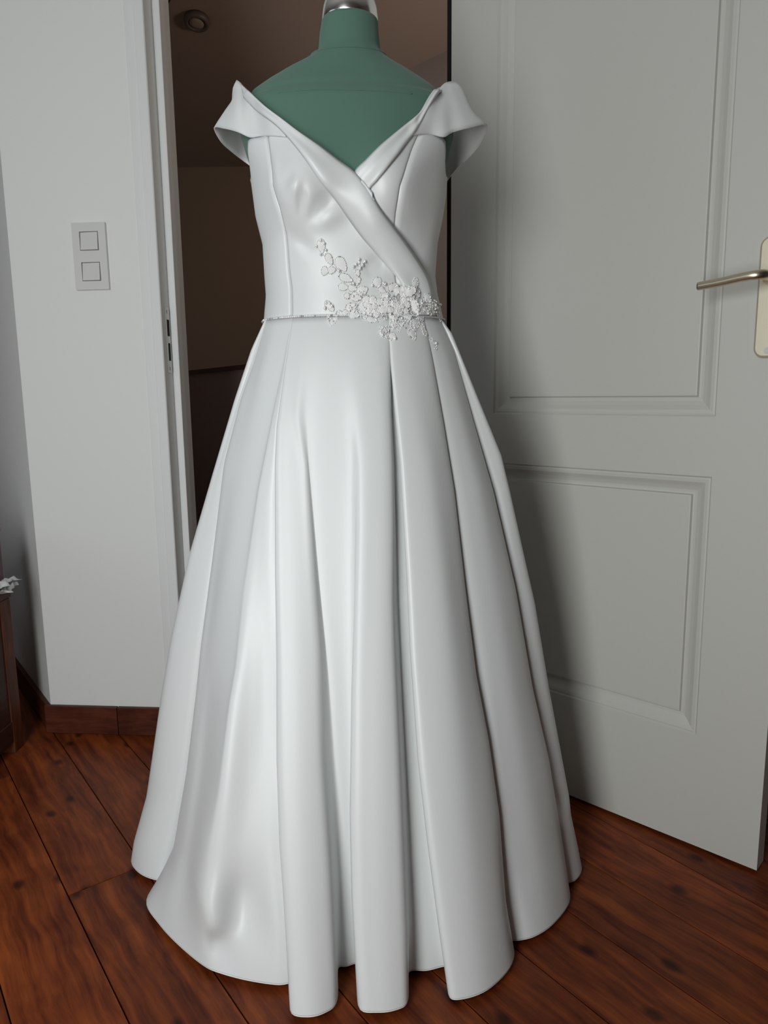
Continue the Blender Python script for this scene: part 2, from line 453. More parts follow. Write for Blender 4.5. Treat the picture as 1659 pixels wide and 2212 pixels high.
plate_mesh('plate', q2x(0.0665), q2x(0.0235), 0.951, 1.150, 0.0165, 0.008, m_plate, pl)
hz = 1.083
pts = [(q2x(0.045), -0.008, hz), (q2x(0.045), -0.034, hz), (q2x(0.046), -0.044, hz), (q2x(0.050), -0.051, hz - 0.0003), (q2x(0.058), -0.055, hz - 0.001), (q2x(0.075), -0.056, hz - 0.002), (q2x(0.110), -0.055, hz - 0.006), (q2x(0.1425), -0.054, hz - 0.0085), (q2x(0.1475), -0.054, hz - 0.009), (q2x(0.149), -0.054, hz - 0.009)]
P = catmull(pts, 4)
rr = [0.0088 - 0.0022 * i / (len(P) - 1) for i in range(len(P))]; rr[-1] = 0.003; rr[-2] = 0.0052; rr[-3] = 0.0062
bm = bmesh.new(); bm_tube(bm, P, rr, 16); from_bm('lever', bm, m_champ, pl, True)
bm = bmesh.new(); bm_tube(bm, [(q2x(0.045), -0.0075, hz), (q2x(0.045), -0.013, hz)], 0.0135, 20); from_bm('rose', bm, m_champ, pl)
for zz in (0.9625, 1.138):
    bm = bmesh.new()
    c = Vector((q2x(0.0435), -0.008, zz))
    for rad, y0, y1 in ((0.0056, 0, -0.0008), (0.0040, 0, -0.0014)):
        bm_tube(bm, [c + Vector((0, y0, 0)), c + Vector((0, y1, 0))], rad, 14)
    from_bm('screw', bm, m_steel, pl)

# ------------------------------------------------------------------ dark hall behind the doorway
def slab(name, P, m, nrm, t=0.03, kind='structure'):
    """flat polygon P (3-D) given thickness t along nrm"""
    n = len(P); N = Vector(nrm).normalized() * t
    bm = bmesh.new()
    a = [bm.verts.new(p) for p in P]; b = [bm.verts.new(Vector(p) + N) for p in P]
    bm.faces.new(a); bm.faces.new(b[::-1])
    for i in range(n): bm.faces.new((a[i], a[(i + 1) % n], b[(i + 1) % n], b[i]))
    o = from_bm(name, bm, m)
    if kind: o['kind'] = kind
    return o
def hc(y): return 2.29 - 0.23 * (y - 3)
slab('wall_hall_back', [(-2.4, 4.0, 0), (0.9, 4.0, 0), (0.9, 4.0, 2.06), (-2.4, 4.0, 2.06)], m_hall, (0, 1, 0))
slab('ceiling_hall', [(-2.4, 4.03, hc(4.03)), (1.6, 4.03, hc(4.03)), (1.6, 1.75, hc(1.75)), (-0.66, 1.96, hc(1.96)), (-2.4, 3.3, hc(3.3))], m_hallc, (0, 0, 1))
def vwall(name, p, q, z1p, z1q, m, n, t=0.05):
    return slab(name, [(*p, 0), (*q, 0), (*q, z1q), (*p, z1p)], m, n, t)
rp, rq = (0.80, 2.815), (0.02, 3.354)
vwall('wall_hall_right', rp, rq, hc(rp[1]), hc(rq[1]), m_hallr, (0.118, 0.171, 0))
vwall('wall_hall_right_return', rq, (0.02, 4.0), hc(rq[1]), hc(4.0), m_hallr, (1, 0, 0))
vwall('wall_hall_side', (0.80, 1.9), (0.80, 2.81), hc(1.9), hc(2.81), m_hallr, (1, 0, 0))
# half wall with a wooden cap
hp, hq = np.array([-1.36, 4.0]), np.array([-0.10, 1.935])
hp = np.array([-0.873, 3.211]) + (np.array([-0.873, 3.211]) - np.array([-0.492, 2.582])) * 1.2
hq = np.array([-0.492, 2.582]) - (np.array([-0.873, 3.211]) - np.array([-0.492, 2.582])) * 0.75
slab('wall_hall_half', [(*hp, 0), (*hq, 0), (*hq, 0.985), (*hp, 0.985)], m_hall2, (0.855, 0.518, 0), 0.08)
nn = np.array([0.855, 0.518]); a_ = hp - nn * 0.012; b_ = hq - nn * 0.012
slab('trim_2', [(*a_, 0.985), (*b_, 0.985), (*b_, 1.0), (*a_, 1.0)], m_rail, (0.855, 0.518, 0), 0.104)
# fine line of a ceiling joint
la, lb = (-0.92, 3.12), (-0.70, 2.83)
bm = bmesh.new(); bm_tube(bm, [(*la, hc(la[1]) - 0.003), (*lb, hc(lb[1]) - 0.003)], 0.004, 6); tag(from_bm('trim_3', bm, m_rail), kind='structure')
# round ceiling fitting
det = empty('smoke_detector', (-0.679, 2.994, hc(2.994)))
det.rotation_euler = (-math.atan(0.23), 0, 0)
tag(det, 'small round grey smoke detector on the dark hall ceiling', 'smoke detector')
bm = bmesh.new(); bm_lathe(bm, [(0.046, 0.0), (0.048, -0.012), (0.044, -0.022), (0.036, -0.025), (0.032, -0.021), (0.030, -0.018)]); from_bm('ring_housing', bm, m_ring, det, True)
bm = bmesh.new(); bm_lathe(bm, [(0.029, -0.012), (0.026, -0.022), (0.012, -0.024)]); from_bm('sensor_cap', bm, m_hallc, det, True)

# ------------------------------------------------------------------ chest, box and tissue at the far left
ch = empty('wooden_chest', (-0.952, 1.79, 0), math.radians(-1.0))
tag(ch, 'dark wooden chest at the left edge beside the white wall corner', 'chest')
box('body', -0.50, -0.003, -0.66, -0.003, 0.03, 0.400, m_chest, ch, 0.003)
box('lid', -0.51, 0.004, -0.67, 0.003, 0.401, 0.420, m_chest2, ch, 0.004)
for yy in (-0.66, -0.045):
    box('corner_post', -0.035, 0.001, yy, yy + 0.044, 0.0, 0.400, m_chest2, ch, 0.002)
box('bottom_rail', -0.02, 0.0005, -0.615, -0.046, 0.03, 0.085, m_chest, ch, 0.002)
bxo = empty('cardboard_box', (-0.985, 1.69, 0.4205), 0)
tag(bxo, 'plum coloured box standing on the wooden chest', 'box')
box('box_body', -0.26, 0.027, -0.34, 0.095, 0.0, 0.150, m_pink, bxo, 0.003)
box('box_lid', -0.263, 0.030, -0.343, 0.098, 0.1505, 0.162, m_pinktop, bxo, 0.002)
def crumple(name, x0, x1, y0, y1, z, amp, seed, edge):
    rs = np.random.RandomState(seed); nx, ny = 22, 26
    G = np.zeros((nx, ny, 3))
    ph = rs.rand(6) * 6
    for i in range(nx):
        for j in range(ny):
            u, v = i / (nx - 1), j / (ny - 1)
            x = x0 + (x1 - x0) * u; y = y0 + (y1 - y0) * v
            h = amp * (1 + 0.5 * math.sin(9 * u + ph[0] + 3 * v) + 0.5 * math.sin(14 * v + ph[1] - 4 * u)) * (0.2 + 0.8 * u)
            x += 0.007 * math.sin(17 * v + ph[2]) * u + 0.005 * math.sin(41 * v + ph[3]) * u
            h += amp * 0.5 * u * math.sin(27 * v + 8 * u + ph[4]) * math.sin(13 * u + ph[5])
            if u > 0.85: h += edge * (u - 0.85) / 0.15
            G[i, j] = (x, y, z + max(h, 0.001))
    return G
tp = empty('tissue_paper', (-0.93, 1.70, 0.4215))
tag(tp, 'crumpled white tissue sheets hanging over the wooden chest edge', 'paper')
for k, (zz, am, sd, ed, xx) in enumerate(((0.003, 0.010, 3, -0.010, 0.003), (0.022, 0.011, 11, -0.012, 0.002))):
    grid_obj('sheet', crumple('sheet', -0.0235, xx, -0.10, 0.095, zz, am, sd, ed), m_paper, tp, 0.0008)

# ------------------------------------------------------------------ mannequin
YC = 1.28
prof = [  # image row, left, right, front depth, back depth
    (18, 690, 816, .047, .050), (60, 688, 818, .048, .050), (97, 685, 822, .050, .053), (108, 676, 829, .053, .056), (125, 647, 851, .056, .060),
    (140, 611, 881, .060, .065), (160, 572, 916, .066, .072), (176, 545, 941, .072, .080), (184, 533, 951, .076, .084), (200, 526, 961, .081, .088), (230, 519, 972, .088, .091),
    (260, 518, 979, .094, .092), (300, 522, 979, .101, .093), (340, 535, 969, .107, .092), (370, 545, 961, .110, .090), (400, 553, 957, .110, .090),
    (430, 557, 955, .108, .088), (470, 562, 949, .103, .085), (530, 577, 937, .098, .080), (600, 581, 932, .096, .080),
    (640, 584, 937, .098, .085), (688, 580, 948, .102, .092), (760, 560, 968, .110, .105), (860, 545, 985, .115, .115)]
_Z, _X0, _A, _BF, _BB = [], [], [], [], []
for py, l, r, bf, bb_ in prof:
    yd = YC - (1.0 if py == 18 else 0.55 if py <= 200 else 0.0) * bf
    L_, R_ = at_Y(l, py, yd), at_Y(r, py, yd)
    _Z.append((L_[2] + R_[2]) / 2); _X0.append((L_[0] + R_[0]) / 2); _A.append((R_[0] - L_[0]) / 2); _BF.append(bf); _BB.append(bb_)
_Z, _X0, _A, _BF, _BB = [np.array(v)[::-1] for v in (_Z, _X0, _A, _BF, _BB)]
def tor(z):
    return np.interp(z, _Z, _X0), np.interp(z, _Z, _A), np.interp(z, _Z, _BF), np.interp(z, _Z, _BB)
ZB = at_Y(766, 408, 1.16)[2]
PEX = 2.25
creases = []          # soft puckers of the satin: (p, q, half width, depth) in metres x,z
def bustf(x, z, x0, soft=True):
    d = 0.0
    for bx in (-0.074, 0.072):
        d += 0.034 * math.exp(-((x - x0 - bx) / 0.050) ** 2 - ((z - ZB) / (0.060 if z > ZB else 0.048)) ** 2)
    return d
def pucker(x, z):
    d = 0.0
    for (x1, z1, x2, z2, w, dep) in creases:
        ex, ez = x2 - x1, z2 - z1; L2 = ex * ex + ez * ez
        t = ((x - x1) * ex + (z - z1) * ez) / L2; tc = min(max(t, 0), 1)
        dd = math.hypot(x - x1 - tc * ex, z - z1 - tc * ez)
        if dd < 3 * w: d += dep * math.exp(-(dd / w) ** 2) * math.sin(math.pi * (0.12 + 0.76 * tc))
    return d
def tpoint(th, z, off=0.0, bust=True, puck=False):
    x0, a, bf, bk = tor(z)
    s, c = math.sin(th), math.cos(th)
    u = math.copysign(abs(s) ** (2 / PEX), s); v = abs(c) ** (2 / PEX)
    x = x0 + (a + off) * u
    if c >= 0:
        y = YC - (bf + off) * v
        if bust: y -= bustf(x, z, x0) * v
        if puck: y -= max(-0.0042, pucker(x, z)) * v
    else: y = YC + (bk + off) * v
    return np.array([x, y, z])
def tfront(x, z, off):
    x0, a, bf, bk = tor(z)
    u = (x - x0) / (a + off)
    if abs(u) >= 1: return YC
    v = (1 - abs(u) ** PEX) ** (1 / PEX)
    return YC - (bf + off) * v - bustf(x, z, x0) * v
def on_torso(px, py, off):
    Y = YC - 0.09; d = ray(px, py)
    for _ in range(40):
        P = CPOS + d * (Y / d[1]); Y = 0.5 * Y + 0.5 * tfront(P[0], P[2], off)
    return CPOS + d * (Y / d[1])
def xz(px, py):
    p = on_torso(px, py, 0.004); return p[0], p[2]
for (a, b, w, dep) in (((592, 335), (600, 405), .006, .0035), ((612, 395), (640, 372), .007, -.003), ((650, 455), (655, 410), .006, -.0045), ((668, 470), (715, 425), .008, -.005),
                       ((690, 485), (745, 455), .009, .003), ((632, 430), (640, 380), .008, .004), ((625, 505), (680, 545), .008, -.003), ((600, 400), (640, 500), .009, .003),
                       ((790, 590), (830, 560), .010, -.004), ((870, 470), (905, 520), .012, -.004), ((890, 560), (925, 470), .010, -.004), ((880, 380), (935, 330), .012, .003)):
    creases.append((*xz(*a), *xz(*b), w * 1.25, dep * 1.5))
mq = empty('dressmaker_mannequin', (-0.048, YC, 0))
tag(mq, 'green jersey covered dressmaker mannequin with chrome neck cap, wearing the dress', 'mannequin')
def under(o, root):
    o.parent = root; o.matrix_parent_inverse = Matrix.Translation(-Vector(root.location)); return o
rows = list(np.linspace(_Z[0] - 0.1, 1.36, 46)) + list(np.linspace(1.364, _Z[-1], 34))
NT = 72
G = np.array([[tpoint(2 * math.pi * k / NT, z) for k in range(NT)] for z in rows])
tz = grid_obj('torso', G, m_green, None, closed=True)
under(tz, mq)
me = tz.data
bmx = bmesh.new(); bmx.from_mesh(me); bmx.verts.ensure_lookup_table()
bmx.faces.new([bmx.verts[k] for k in range(NT)][::-1]); bmx.faces.new([bmx.verts[(len(rows) - 1) * NT + k] for k in range(NT)])
bmx.to_mesh(me); bmx.free()
me.polygons.foreach_set('use_smooth', [True] * len(me.polygons))
# neck seam and a chest seam of the jersey cover
def seam(name, pts, r, m, root):
    bm = bmesh.new(); bm_tube(bm, pts, r, 6); return under(from_bm(name, bm, m, None, True), root)
zs_ = at_Y(753, 99, YC - 0.05)[2]
seam('neck_seam', [tpoint(math.pi + 2 * math.pi * k / 40, zs_ + 0.003 * math.cos(2 * math.pi * k / 40), 0.0004) for k in range(41)], 0.0013, m_green, mq)
seam('chest_seam', catmull([on_torso(x, y, 0.0002) for x, y in ((600, 200), (650, 195), (700, 193), (753, 194), (800, 195), (850, 198), (890, 203))], 6), 0.0009, m_green, mq)
zt = _Z[-1]; nx0, na = tor(zt)[:2]
bm = bmesh.new(); bm_lathe(bm, [(0.0445, 0.0), (0.0452, 0.003), (0.0440, 0.018), (0.040, 0.034), (0.026, 0.048), (0.016, 0.056), (0.011, 0.066), (0.015, 0.078), (0.013, 0.092), (0.005, 0.100)], (nx0, YC, zt + 0.0005), 40)
cap = under(from_bm('neck_cap', bm, m_chrome, None, True), mq); cap['label'] = 'chrome neck cap'
bm = bmesh.new(); bm_tube(bm, [(-0.048, YC, 0.12), (-0.048, YC, _Z[0] - 0.09)], 0.016, 16); under(from_bm('pole', bm, m_chrome, None, True), mq)
for k in range(3):
    a = math.radians(90 + 120 * k)
    bm = bmesh.new(); bm_tube(bm, [(-0.048, YC, 0.16), (-0.048 + 0.12 * math.cos(a), YC + 0.12 * math.sin(a), 0.10), (-0.048 + 0.19 * math.cos(a), YC + 0.19 * math.sin(a), 0.0125)], 0.012, 10)
    under(from_bm('leg', bm, m_chrome, None, True), mq)

# ------------------------------------------------------------------ wedding dress
wd = empty('wedding_dress', (-0.06, YC, 0))
tag(wd, 'ivory satin off-shoulder wedding gown with pleated full skirt on the green mannequin', 'dress')
OFF = 0.0062
# --- bodice panels
topc = np.array([(520, 318), (540, 300), (577, 293), (600, 278), (622, 284), (655, 316), (690, 352), (730, 392), (766, 415), (797, 385), (830, 345), (850, 322), (882, 288), (905, 282), (958, 297), (975, 320)], float)
zw = {}
def waist_z(x):        # the waist seam, very slightly tilted as in the photograph
    return 1.0195 + 0.0 * x
def top_z(th):
    """top edge of the bodice at angle th"""
    ad = abs(math.degrees(th))
    zz_under = at_Y(550, 398, YC)[2]
    if ad > 60:
        zb0 = top_z(math.copysign(math.radians(59.9), th))
        if ad < 76:
            t = (ad - 60) / 16; return zb0 + (zz_under - zb0) * (t * t * (3 - 2 * t))
        return zz_under + 0.02 * min(1, (ad - 77) / 60)
    lo, hi = 1.05, 1.36
    for _ in range(30):
        z = (lo + hi) / 2; px, py = proj(tpoint(th, z, OFF))
        if py > np.interp(px, topc[:, 0], topc[:, 1]): lo = z
        else: hi = z
    return lo
def th_of_px(px, py):
    p = on_torso(px, py, OFF); x0, a = tor(p[2])[:2]
    u = max(-0.999, min(0.999, (p[0] - x0) / (a + OFF))); return math.copysign(math.asin(abs(u) ** (PEX / 2)), u), p[2]
def seam_fn(pts):
    tz_ = sorted([th_of_px(*p)[::-1] for p in pts]); zz = [t[0] for t in tz_]; tt = [t[1] for t in tz_]
    return lambda z: float(np.interp(z, zz, tt))
seamL = seam_fn([(577, 293), (584, 350), (588, 400), (602, 445), (616, 500), (624, 580), (630, 682)])
seamR = seam_fn([(906, 288), (884, 345), (866, 400), (856, 460), (852, 510), (856, 600), (868, 690)])
def panel(name, fa, fb, n, nv=40, bulge=0.0):
    cols = []
    for i in range(n + 1):
        w = i / n
        z = 1.2
        for _ in range(6):
            th = fa(z) * (1 - w) + fb(z) * w; z = top_z(th)
        zt_ = z; col = []
        for j in range(nv + 1):
            z = waist_z(0) + (zt_ - waist_z(0)) * j / nv
            th = fa(z) * (1 - w) + fb(z) * w
            edge = min(w, 1 - w) * n
            dip = -0.0016 * math.exp(-(edge / 0.8) ** 2) + bulge * math.sin(math.pi * w)
            col.append(tpoint(th, z, OFF + dip, True, True))
        cols.append(col)
    o = grid_obj(name, np.array(cols).transpose(1, 0, 2), m_satin, None, 0.0015)
    under(o, wd); return o
c_ = lambda v: (lambda z: math.radians(v))
bodice = [panel('bodice_side_panel', c_(-120), seamL, 20), panel('bodice_front_panel', seamL, seamR, 64), panel('bodice_side_panel', seamR, c_(120), 20)]
bodice.append(panel('bodice_back_panel', c_(120), c_(240), 24))
for o in bodice: pass

# --- crossed collar bands
def strip(name, up, lo, offs, over={}, nacross=8, puff=0.004, n=6, extra=None):
    U, L = [], []
    for k, (a, b) in enumerate(zip(up, lo)):
        o1, o2 = offs if not callable(offs) else offs(k)
        pa = at_Y(*a, over[k][0]) if k in over else on_torso(*a, o1)
        pb = at_Y(*b, over[k][1]) if k in over else on_torso(*b, o2)
        U.append(pa); L.append(pb)
    U, L = catmull(U, n), catmull(L, n)
    G = np.zeros((len(U), nacross + 1, 3))
    for i in range(len(U)):
        for j in range(nacross + 1):
            w = j / nacross; p = U[i] * (1 - w) + L[i] * w
            base = p.copy()
            yt = tfront(p[0], p[2], 0.0075)
            if yt < p[1]: p[1] = yt
            pf = puff * (1 - (2 * w - 1) ** 4)
            if extra: pf += extra(i / (len(U) - 1), w)
            p[1] -= pf
            G[i, j] = p
    return G
bands = []
upR = [(800, 415), (783, 394), (766, 371), (790, 345), (818, 317), (850, 290), (880, 266), (905, 245), (927, 219), (948, 194), (968, 179)]
loR = [(826, 470), (812, 442), (797, 414), (815, 390), (835, 366), (858, 338), (882, 306), (902, 280), (924, 250), (950, 215), (985, 185)]
GR = strip('collar_band', upR, loR, (lambda k: (0.004, 0.004) if k == 0 else (0.0055, 0.006) if k == 1 else (0.008, 0.008)), over={8: (1.234, 1.226), 9: (1.254, 1.262)}, puff=0.004, extra=lambda t, w: 0.002 * math.sin(7 * w + 3 * t))
oR = under(grid_obj('collar_band', GR, m_satin, None, 0.002), wd); bands.append(oR)
upL = [(521, 181), (545, 203), (575, 231), (610, 257), (645, 283), (690, 313), (730, 343), (766, 370), (795, 407), (822, 451), (850, 488), (880, 528), (908, 570), (928, 606), (937, 645), (942, 680)]
loL = [(528, 216), (552, 238), (568, 250), (596, 272), (622, 299), (655, 340), (690, 391), (722, 430), (752, 473), (780, 511), (806, 541), (834, 573), (856, 598), (874, 624), (890, 652), (902, 680)]
GL = strip('collar_band', upL, loL, (0.015, 0.013), over={0: (1.252, 1.236), 1: (1.216, 1.206)}, puff=0.006, extra=lambda t, w: 0.0022 * math.sin(5 * w + 9 * t))
oL = under(grid_obj('collar_band', GL, m_satin, None, 0.0025), wd); bands.append(oL)
# the rolled upper edges of the collar
for Gx in (GL, GR):
    pass
# --- sleeves: columns of points from the neckline edge to the sleeve hem
def sleeve(name, cols, nrow=14, ncol=5):
    C3 = []
    for c in cols:
        pts = np.array([at_Y(x, y, Y) if Y is not None else on_torso(x, y, 0.008) for x, y, Y in c])
        # resample each column to nrow points by length
        P = catmull(pts, 8) if len(pts) > 2 else np.array([pts[0] * (1 - t) + pts[1] * t for t in np.linspace(0, 1, 9)])
        s = np.concatenate([[0], np.cumsum(np.linalg.norm(np.diff(P, axis=0), axis=1))]); s /= s[-1]
        C3.append(np.array([[np.interp(t, s, P[:, q]) for q in range(3)] for t in np.linspace(0, 1, nrow)]))
    Gs = catmull(np.array(C3), ncol)
    return under(grid_obj(name, Gs, m_satin, None, 0.0022, offset=0), wd), Gs
colsL = [[(604, 252, None), (612, 270, None), (618, 296, None)],
         [(575, 231, None), (582, 262, None), (590, 294, None)],
         [(552, 211, None), (556, 250, 1.214), (562, 295, 1.203)],
         [(535, 196, 1.244), (534, 240, 1.224), (540, 297, 1.212)],
         [(524, 184, 1.256), (515, 230, 1.228), (512, 285, 1.22)],
         [(516, 176, 1.262), (500, 230, 1.245), (484, 278, 1.24)],
         [(512, 174, 1.272), (504, 192, 1.272), (503, 217, 1.27), (489, 237, 1.268), (472, 262, 1.268), (463, 277, 1.27)],
         [(516, 180, 1.295), (506, 205, 1.298), (500, 235, 1.30), (478, 307, 1.302)],
         [(528, 195, 1.33), (515, 240, 1.335), (503, 330, 1.335)],
         [(540, 210, 1.36), (532, 260, 1.368), (525, 347, 1.36)],
         [(560, 225, 1.378), (552, 280, 1.378), (550, 366, 1.366)]]
sl1, GsL = sleeve('sleeve', colsL)
colsR = [[(880, 266, None), (876, 285, None), (870, 302, None)],
         [(905, 245, None), (902, 268, None), (896, 292, None)],
         [(928, 217, None), (930, 252, None), (930, 291, 1.200)],
         [(946, 195, 1.238), (954, 240, 1.212), (959, 296, 1.206)],
         [(960, 181, 1.255), (972, 230, 1.225), (978, 286, 1.216)],
         [(974, 177, 1.262), (996, 225, 1.238), (1012, 277, 1.228)],
         [(984, 178, 1.268), (1000, 194, 1.268), (1012, 222, 1.258), (1024, 244, 1.255), (1040, 260, 1.258), (1052, 271, 1.262)],
         [(984, 186, 1.295), (998, 215, 1.30), (1010, 250, 1.30), (1041, 306, 1.30)],
         [(975, 200, 1.335), (985, 250, 1.34), (1017, 337, 1.335)],
         [(965, 212, 1.36), (972, 270, 1.365), (988, 363, 1.355)],
         [(950, 230, 1.375), (958, 290, 1.372), (962, 396, 1.352)]]
sl2, GsR = sleeve('sleeve', colsR)

# --- skirt: strands traced from waist to hem; each has a hem point on the floor plane and a path
# (hem image point, fold growth start, path [(x, row) ...])
ST = [
 ((285, 1855), .2, [(575, 690), (545, 755), (509, 863), (461, 1025), (410, 1200), (370, 1381), (350, 1500), (318, 1720), (290, 1820), (285, 1855)]),
 ((303, 1885), .2, [(577, 690), (550, 765), (515, 870), (470, 1025), (428, 1210), (392, 1390), (372, 1520), (342, 1720), (312, 1830), (303, 1885)]),
 ((343, 1900), .2, [(580, 690), (550, 780), (524, 863), (486, 1010), (455, 1210), (427, 1393), (412, 1520), (385, 1720), (358, 1840), (343, 1900)]),
 ((352, 1893), .25, [(583, 690), (556, 780), (534, 863), (500, 1010), (473, 1212), (448, 1393), (436, 1500), (416, 1671), (388, 1834), (352, 1893)]),
 ((317, 1945), .2, [(579, 690), (550, 785), (522, 863), (486, 1001), (460, 1212), (436, 1393), (425, 1500), (404, 1671), (376, 1834), (343, 1900), (317, 1945)]),
 ((345, 1995), .2, [(586, 690), (560, 785), (534, 880), (502, 1010), (472, 1220), (448, 1400), (436, 1520), (418, 1671), (392, 1834), (362, 1930), (345, 1995)]),
 ((385, 2040), .2, [(600, 690), (574, 790), (552, 900), (522, 1050), (488, 1250), (466, 1420), (456, 1520), (440, 1671), (415, 1834), (395, 1970), (385, 2040)]),
 ((440, 2080), .2, [(626, 690), (606, 800), (584, 911), (554, 1062), (521, 1273), (504, 1440), (491, 1520), (467, 1701), (443, 1822), (431, 1930), (440, 2080)]),
 ((480, 2100), .2, [(631, 690), (612, 800), (589, 911), (560, 1062), (533, 1273), (516, 1440), (503, 1520), (485, 1701), (468, 1830), (463, 1960), (480, 2100)]),
 ((540, 2117), .2, [(632, 690), (614, 800), (593, 920), (570, 1080), (556, 1290), (544, 1480), (534, 1720), (522, 1900), (525, 2020), (540, 2117)]),
 ((605, 2125), .2, [(633, 690), (616, 800), (597, 920), (586, 1080), (582, 1290), (580, 1480), (580, 1720), (586, 1950), (605, 2125)]),
 ((645, 2120), .25, [(636, 690), (622, 800), (606, 920), (604, 1001), (607, 1242), (613, 1450), (618, 1700), (626, 1930), (645, 2120)]),
 ((628, 2182), .2, [(634, 690), (617, 800), (600, 920), (596, 1001), (596, 1242), (599, 1420), (599, 1641), (605, 1822), (614, 1942), (628, 2182)]),
 ((665, 2194), .9, [(640, 690), (626, 800), (616, 920), (616, 1001), (622, 1242), (628, 1450), (634, 1700), (644, 1900), (665, 2194)]),
 ((703, 2184), 1.1, [(648, 690), (636, 800), (630, 905), (645, 1001), (658, 1242), (670, 1480), (682, 1780), (691, 1970), (703, 2184)]),
 ((727, 2160), 1.1, [(663, 690), (650, 800), (644, 900), (660, 1001), (676, 1242), (688, 1400), (696, 1641), (711, 1852), (719, 2000), (727, 2160)]),
 ((728, 2092), 1.1, [(680, 690), (668, 800), (661, 900), (667, 1001), (686, 1242), (704, 1450), (718, 1700), (728, 1900), (728, 2092)]),
 ((748, 2085), 1.1, [(702, 690), (692, 800), (684, 900), (682, 1001), (700, 1242), (723, 1496), (733, 1641), (744, 1792), (747, 2003), (748, 2085)]),
 ((778, 2084), 1.2, [(732, 690), (734, 800), (744, 900), (756, 1001), (762, 1152), (765, 1303), (767, 1496), (768, 1762), (772, 1942), (778, 2084)]),
 ((775, 2172), 1.3, [(764, 690), (770, 800), (776, 900), (779, 1001), (775, 1152), (769, 1303), (762, 1496), (758, 1762), (762, 1942), (775, 2172)]),
 ((815, 2184), 1.1, [(790, 690), (806, 800), (812, 900), (814, 1001), (808, 1152), (802, 1400), (800, 1762), (803, 1942), (815, 2184)]),
 ((857, 2178), .8, [(815, 690), (826, 800), (832, 900), (836, 1001), (836, 1152), (836, 1400), (842, 1762), (847, 1942), (857, 2178)]),
 ((880, 2160), .2, [(837, 690), (839, 748), (842, 881), (847, 1001), (849, 1122), (849, 1300), (852, 1400), (865, 1701), (877, 2003), (880, 2160)]),
 ((881, 2098), .15, [(838, 690), (840, 748), (843, 881), (849, 1001), (852, 1122), (855, 1300), (860, 1400), (874, 1701), (884, 2003), (881, 2098)]),
 ((922, 2094), .15, [(841, 690), (844, 800), (853, 1001), (861, 1122), (870, 1300), (876, 1500), (888, 1700), (906, 1900), (922, 2094)]),
 ((976, 2086), .15, [(846, 690), (852, 790), (863, 900), (874, 1001), (890, 1242), (898, 1400), (916, 1641), (936, 1822), (958, 2000), (976, 2086)]),
 ((970, 2148), .15, [(841, 690), (846, 790), (856, 900), (866, 1001), (880, 1242), (887, 1400), (904, 1641), (925, 1822), (949, 2003), (970, 2148)]),
 ((1000, 2155), .15, [(855, 690), (862, 790), (874, 900), (885, 1001), (902, 1242), (915, 1450), (940, 1700), (965, 1900), (1000, 2155)]),
 ((1052, 2136), .15, [(880, 690), (890, 790), (908, 900), (925, 1001), (952, 1242), (972, 1450), (1002, 1740), (1027, 1942), (1052, 2136)]),
 ((1098, 2092), .15, [(905, 690), (921, 780), (942, 911), (963, 1062), (987, 1273), (1010, 1450), (1046, 1700), (1073, 1900), (1098, 2092)]),
 ((1109, 2055), .15, [(914, 690), (931, 772), (955, 911), (979, 1062), (1003, 1273), (1027, 1460), (1054, 1600), (1077, 1762), (1090, 1942), (1109, 2055)]),
 ((1092, 2030), .15, [(914, 690), (930, 772), (953, 911), (976, 1062), (998, 1273), (1020, 1460), (1044, 1600), (1065, 1762), (1078, 1942), (1092, 2030)]),
 ((1118, 2029), .15, [(916, 690), (935, 772), (960, 911), (986, 1062), (1011, 1273), (1036, 1460), (1062, 1600), (1086, 1762), (1100, 1920), (1118, 2029)]),
 ((1155, 2020), .15, [(924, 690), (947, 772), (977, 911), (1007, 1062), (1037, 1273), (1067, 1484), (1097, 1700), (1122, 1880), (1155, 2020)]),
 ((1195, 1993), .15, [(935, 690), (964, 772), (1000, 911), (1038, 1062), (1075, 1273), (1110, 1484), (1145, 1700), (1168, 1850), (1195, 1993)]),
 ((1229, 1947), .15, [(946, 690), (975, 760), (1017, 911), (1060, 1062), (1107, 1273), (1143, 1484), (1180, 1660), (1205, 1810), (1222, 1900), (1229, 1947)]),
 ((1222, 1912), .15, [(948, 690), (979, 760), (1021, 911), (1064, 1062), (1112, 1273), (1148, 1484), (1184, 1641), (1208, 1792), (1217, 1870), (1222, 1912)]),
 ((1210, 1905), .15, [(948, 690), (979, 760), (1020, 911), (1063, 1062), (1110, 1273), (1144, 1484), (1178, 1641), (1200, 1792), (1207, 1870), (1210, 1905)]),
 ((1240, 1901), .15, [(950, 690), (984, 760), (1037, 911), (1086, 1062), (1127, 1273), (1160, 1484), (1196, 1690), (1222, 1820), (1240, 1901)]),
 ((1255, 1872), .15, [(951, 690), (974, 720), (1027, 851), (1082, 985), (1113, 1122), (1154, 1303), (1184, 1484), (1215, 1650), (1228, 1720), (1232, 1760), (1247, 1830), (1255, 1872)]),
]
ZW, ZH = 1.0190, 0.012
NR = 84
cxh, cyh, axh, ayh = -0.066, 1.300, 0.436, 0.372
wx0, wa, wbf, wbb = tor(ZW); wa += 0.0045; wbf += 0.0045; wbb += 0.0045
LAY = 0.0012
def smooth_hem_y(x):
    u = min(0.9995, abs((x - cxh) / axh)); return cyh - ayh * math.sqrt(1 - u * u)
